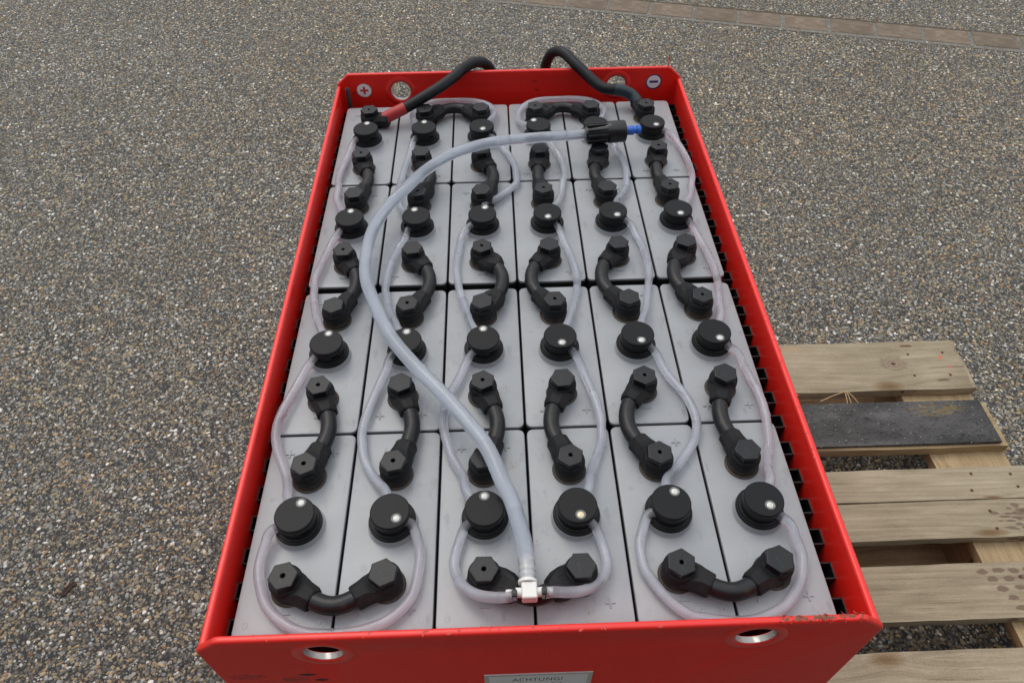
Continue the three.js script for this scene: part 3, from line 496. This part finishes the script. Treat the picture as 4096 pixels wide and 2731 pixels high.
function connector(label, ax, az, bx, bz, nx, nz, bulge, types, holes, turns) {   // from pole a to pole b, bowed towards n
  const mx = (ax + bx) / 2, mz = (az + bz) / 2, o = thing('cell_connector', label, 'cell connector', W(mx, 0, mz), 'rubber covered connectors between the cells');
  const D = Math.hypot(bx - ax, bz - az), ux = (bx - ax) / D, uz = (bz - az) / D, al = Math.asin(clamp(bulge / 39, 0.1, 0.8)), ca = Math.cos(al), sa = Math.sin(al);
  const da = [ux * ca + nx * sa, uz * ca + nz * sa], db = [-ux * ca + nx * sa, -uz * ca + nz * sa];
  [[ax, az, da], [bx, bz, db]].forEach(([x, z, d], k) => { part('lug', LUG[types[k]], M.rubber, o, x - mx, 0, z - mz, -Math.atan2(d[1], d[0])); bolt(o, x - mx, z - mz, holes[k], turns[k] * R); });
  const at = (x, z, d, s, y) => V3(x - mx + d[0] * s, y, z - mz + d[1] * s), curve = new THREE.CubicBezierCurve3(at(ax, az, da, 24, 12), at(ax, az, da, 42, 12.4), at(bx, bz, db, 42, 12.4), at(bx, bz, db, 24, 12));
  part('cable', mm(new THREE.TubeGeometry(curve, 22, 7.7, 18)), M.cable, o);
  return o;
}
const BULGE = [[12.5, 14.5, 16.5, -4.5, -10.5, -8.5], [19, 22, 24, -24, -24.5, -21.5], [14, 13.5, 14, -14.5, -23, -12]];
const TYPE = [[[0, 0], [0, 1], [0, 1], [0, 0], [0, 0], [0, 0]], [[0, 0], [0, 0], [1, 1], [0, 0], [0, 0], [1, 1]], [[0, 0], [0, 0], [0, 0], [0, 0], [0, 0], [0, 0]]];
const HOLED = [[[1, 0], [0, 1], [0, 0], [0, 1], [1, 0], [1, 1]], [[1, 0], [0, 1], [1, 0], [0, 1], [0, 0], [0, 1]], [[1, 1], [0, 1], [1, 0], [0, 1], [1, 1], [0, 0]]];
const TURN = [[[2, 8], [0, 12], [5, 0], [3, 20], [10, 4], [8, 12]], [[0, 26], [6, 14], [24, 22], [27, 0], [4, 24], [26, 20]], [[14, 24], [26, 10], [24, 4], [4, 20], [26, 24], [20, 0]]];
const BETWEEN = ['joining the two far rows', 'joining the two middle rows', 'joining the two near rows'];
for (let r = 0; r < 3; r++) for (let c = 0; c < 6; c++)
  connector(`black rubber connector bowed ${c < 3 ? 'right' : 'left'}, ${COL[c]} of six ${BETWEEN[r]}`, POLE_X[c], POLE_N[r], POLE_X[c], POLE_F[r + 1], Math.sign(BULGE[r][c]), 0, Math.abs(BULGE[r][c]), TYPE[r][c], HOLED[r][c], TURN[r][c]);
const across = (c, z, nz, bulge, label, types, holes, turns) => connector(label, POLE_X[c], z, POLE_X[c + 1], z, 0, nz, bulge, types, holes, turns);
across(0, POLE_N[3], 1, 21, 'curved black rubber connector at the near left corner, inside the looping tube', [0, 0], [1, 0], [13, 22]);
across(2, POLE_N[3], 1, 19, 'black rubber connector under the white tee at the near end', [1, 1], [1, 0], [0, 0]);
across(4, POLE_N[3], 1, 21, 'curved black rubber connector at the near right corner, inside the looping tube', [0, 0], [1, 0], [20, 18]);
across(1, POLE_F[0], -1, 23, 'black rubber connector at the far end, beside the red sleeved cable', [1, 1], [1, 0], [6, 10]);
across(3, POLE_F[0], -1, 18, 'black rubber connector at the far end, beside the negative cable', [1, 0], [1, 0], [24, 8]);

// ---------------------------------------------------------------- the two battery cables
function batteryCable(label, c, dir, sleeveM, sleevePts, cablePts, turn) {
  const o = thing('battery_cable', label, 'cable', W(POLE_X[c], 0, POLE_F[0]), 'cables leading over the far wall'), X = POLE_X[c], Z = POLE_F[0], loc = (p) => p.map(([x, y, z]) => [x - X, y, z - Z]);
  part('lug', LUG[0], M.rubber, o, 0, 0, 0, -Math.atan2(dir[1], dir[0])); bolt(o, 0, 0, 1, turn * R);
  part('sleeve', mm(tube(loc(sleevePts), 8.6, 20, 20)), sleeveM, o);
  part('insulation', mm(tube(loc(cablePts), 7.9, 90, 18)), M.insulation, o);
}
batteryCable('thick black cable with a red sleeve at the far left terminal', 0, [24, 6], M.redSleeve, [[-184, 14, -336], [-168, 20, -340], [-153, 24.5, -345.5]],
  [[-182, 14, -336], [-168, 20, -340], [-154, 24, -345], [-125, 34, -358], [-97, 42, -377], [-81, 46, -393], [-66, 49.5, -412], [-48, 49, -428], [-34, 38, -440], [-25, 15, -448], [-20, -60, -452], [-18, -300, -452], [-10, -560, -455]], 6);
batteryCable('thick black cable with a blue sleeve at the far right terminal', 5, [-9, -26], M.blueSleeve, [[188, 14, -362], [181, 20, -371.5], [169, 25, -376], [153, 28, -377]],
  [[189, 13, -360], [181, 20, -371.5], [169, 25, -376], [154, 27.5, -377], [139, 28, -380], [125, 33, -391], [111, 41, -405], [97, 48.5, -420], [86, 53.5, -436], [77, 52.5, -449], [67, 45, -458], [60, 30, -463], [57, 10, -465], [54, -80, -462], [52, -300, -456], [48, -560, -456]], 10);

// ---------------------------------------------------------------- filling tubes, the feed hose, its tee and ties
function hollow(pts, r, ri, n, seg = 16) {
  const curve = new THREE.CatmullRomCurve3(pts.map((p) => V3(...p)), false, 'centripetal');
  return [mm(new THREE.TubeGeometry(curve, n, r, seg)), mm(new THREE.TubeGeometry(curve, n, ri, seg))];
}
const ROWNAME = ['far row', 'second row from the far end', 'second row from the near end', 'near row'];
function tubeLabel(a, b) {
  const ra = a[0] - 1, ca = a[1] - 1;
  if (b === 'T') return `clear filling tube from the white tee to the ${COL[ca]} near plug`;
  const rb = b[0] - 1, cb = b[1] - 1;
  if (ra === rb) return `clear filling tube looping round the ${ca < 2 ? 'left' : 'right'} connector at the ${ra ? 'near' : 'far'} end`;
  return `clear filling tube of the ${COL[ca]} column, ${BETWEEN[Math.min(ra, rb)]}`;
}
for (const [a, b, p] of TUBES) {
  const m = p[p.length >> 1], key = a[1] + b[1], mat = a[1] === '1' || a[1] === '6' && b[1] === '6' || key === '12' ? HOSE.pink : a === '24' ? HOSE.pale : HOSE.lilac;
  const o = thing('filling_tube', tubeLabel(a, b), 'tube', W(m[0], 0, m[2]), 'clear filling tubes between the vent plugs');
  const [wall, bore] = hollow(p.map(([x, y, z]) => [x - m[0], y, z - m[2]]), 4.4, 3.05, p.length * 6);
  part('clouded_lit_bore', bore, FILMS[used.get('filling_tube') % 4], part('hose_wall', wall, mat, o));
}
{
  const pts = [[-9, 27, 366], [-9, 27, 354], [-10, 28, 345], [-11, 30, 334], [-14, 32, 320], [-19, 35, 301], [-26, 38, 285], [-39, 40, 251], [-58, 37, 218], [-83, 35, 182], [-112, 34, 145], [-137, 33, 107], [-157, 31, 61], [-172, 29, 16], [-176, 28, -25], [-172, 29, -70], [-154, 32, -115], [-136, 35, -141], [-116, 37, -171], [-80, 38, -207], [-36, 38, -229], [8, 38, -237], [50, 38, -241], [96, 38, -244.5], [112, 38, -246.5]];
  const o = thing('feed_hose', 'thick translucent hose curving across the battery from tee to black coupling', 'hose', W(-176, 0, -25));
  const [wall, bore] = hollow(pts.map(([x, y, z]) => [x + 176, y, z + 25]), 7.1, 5.3, 170, 20);
  part('clouded_lit_bore', bore, FILM_BIG, part('hose_wall', wall, HOSE.big, o));
  // coupling: ribbed grip, collar, wide cup and the blue nipple, along its own axis
  const ax = Math.atan2(8, 73), c = new THREE.Group(); void c;
  const ribs = []; for (let k = 0; k < 10; k++) { const a = k * Math.PI / 5; ribs.push(rbox(27, 4.6, 2.4, 0.8, 16, 11.2, 0).rotateX(a)); }
  const along = (p) => lathe(p, 40).rotateZ(-Math.PI / 2);
  const cup = mm(merged(along([[7.2, 0], [9.2, 0], [9.6, 1], [11.6, 26], [12.4, 29], [14, 31], [14.5, 33], [14.5, 53], [14, 54.3], [11.6, 54.3], [11.6, 40], [7.2, 40], [7.2, 0]]), ...ribs));
  const k = part('coupling', cup, std({ color: lin(0.011, 0.0115, 0.013), roughness: 0.32 }), o, 97 + 176, 38, -244.6 + 25, -ax * -1);
  k.rotation.y = Math.atan2(8, 73); k.userData.label = 'black ribbed hose coupling with a wide cup';
  part('nipple', mm(along([[0, 40], [6, 40], [6, 62], [6.3, 63], [6.3, 66], [4.9, 67], [4.9, 70], [6.2, 71], [6.3, 74], [5.6, 76], [3.4, 76.4], [3.2, 60], [0, 60]])), M.blue, k).userData.label = 'blue plastic nipple';
}
{
  const o = thing('tee_connector', 'white plastic tee joining the thick hose to two filling tubes', 'tee connector', W(-8, 0, 376)), ring = (r, w, x) => new THREE.CylinderGeometry(r, r, w, 24).rotateZ(Math.PI / 2).translate(x, 26, 0);
  part('block', mm(rbox(12.4, 11, 13.5, 1.6, 0, 26.5, 0, 3)), M.nylon, o).userData.label = 'square white body of the tee';
  for (const s of [-1, 1]) part('barb', mm(merged(...[[3.9, 6, 8], [2.6, 11, 13], [2.85, 2, 12], [2.85, 2, 16]].map(([r, w, x]) => ring(r, w, s * x)))), M.nylon, o);
  part('barb', mm(merged(...[[7.6, 2.4, 8], [5, 22, 18], [5.5, 2.5, 14], [5.6, 3, 19], [5.4, 3, 26]].map(([r, w, x]) => new THREE.CylinderGeometry(r, r, w, 28).rotateX(Math.PI / 2).translate(-1, 26.8, -x)))), M.nylon, o).userData.label = 'wide barb inside the thick hose';
  for (const [x, z, s] of [[-19.8, 377.6, 'left'], [3.6, 376.6, 'right']]) {
    const t = thing('cable_tie', `black cable tie round the tube on the ${s} side of the white tee`, 'cable tie', W(x, 25.8, z));
    part('strap', mm(lathe([[4.5, -1.3], [5.2, -1.3], [5.2, 1.3], [4.5, 1.3], [4.5, -1.3]], 28).rotateZ(Math.PI / 2)), M.tie, t);
    part('lock', mm(merged(rbox(4.4, 3.4, 5, 0.6, 0, 5.6, 1.2), box(1.8, 1.2, 2.2, 0, 7.6, 1.2))), M.tie, t);
    part('tail', mm(box(2.4, 1, 4, s === 'left' ? 0 : -1, 5.4, 5)), M.tie, t);
  }
}

{ // a dry leaf and a twig on the ground left of the battery
  const leafM = std({ color: lin(0.045, 0.02, 0.014), roughness: 0.85, side: THREE.DoubleSide }), g = new THREE.PlaneGeometry(30, 11, 10, 4).rotateX(-Math.PI / 2), p = g.attributes.position;
  for (let i = 0; i < p.count; i++) { const u = p.getX(i) / 17, v = p.getZ(i) / 6.5, w = Math.sqrt(Math.max(0, 1 - u * u)); p.setZ(i, v * 6.5 * w); p.setY(i, 3 + 2.4 * v * v * w + 1.6 * Math.sin(u * 3)); }
  g.computeVertexNormals();
  const l = thing('dry_leaf', 'small reddish brown dry leaf on the ground at lower left', 'leaf', W(-852, -GROUND, 26)); part('blade', mm(g), leafM, l).rotation.y = 0.9;
  const t = thing('twig', 'tiny dark twig on the ground left of the battery', 'twig', W(-1060, -GROUND, -1341));
  part('stem', mm(tube([[-16, 2, 4], [-4, 4, -2], [8, 3, -4], [17, 2, 2]], 1.3, 12, 6)), std({ color: lin(0.02, 0.015, 0.012), roughness: 0.8 }), t);
}
// ---------------------------------------------------------------- unseen workshop shape, placed to keep half the sky off the near wall
{
  const o = thing('unseen_sky_blocker', 'unseen workshop shape with a grey door behind the camera, placed to darken near wall', 'sky_blocker', W(100, -GROUND, 2900));
  const render = std({ color: lin(0.24, 0.23, 0.21), map: again(blotch, 0.6, 0.6), roughness: 0.9 }), door = std({ color: lin(0.12, 0.125, 0.13), roughness: 0.5 });
  part('wall', mm(merged(box(2600, 4800, 300, -3000, 2400, 0), box(2600, 4800, 300, 3000, 2400, 0), box(3400, 1500, 300, 0, 4050, 0))), render, o);
  for (let k = 0; k < 6; k++) part('unseen_door_panel', mm(rbox(3390, 542, 50, 8, 0, 275 + k * 546, -20)), door, o);
  part('unseen_plinth', mm(merged(box(2604, 320, 340, -3000, 160, 0), box(2604, 320, 340, 3000, 160, 0))), std({ color: lin(0.15, 0.15, 0.15), roughness: 0.9 }), o);
  part('unseen_coping', mm(box(8700, 60, 380, 0, 4830, 0)), M.steel, o);
}
renderer.render(scene, camera);
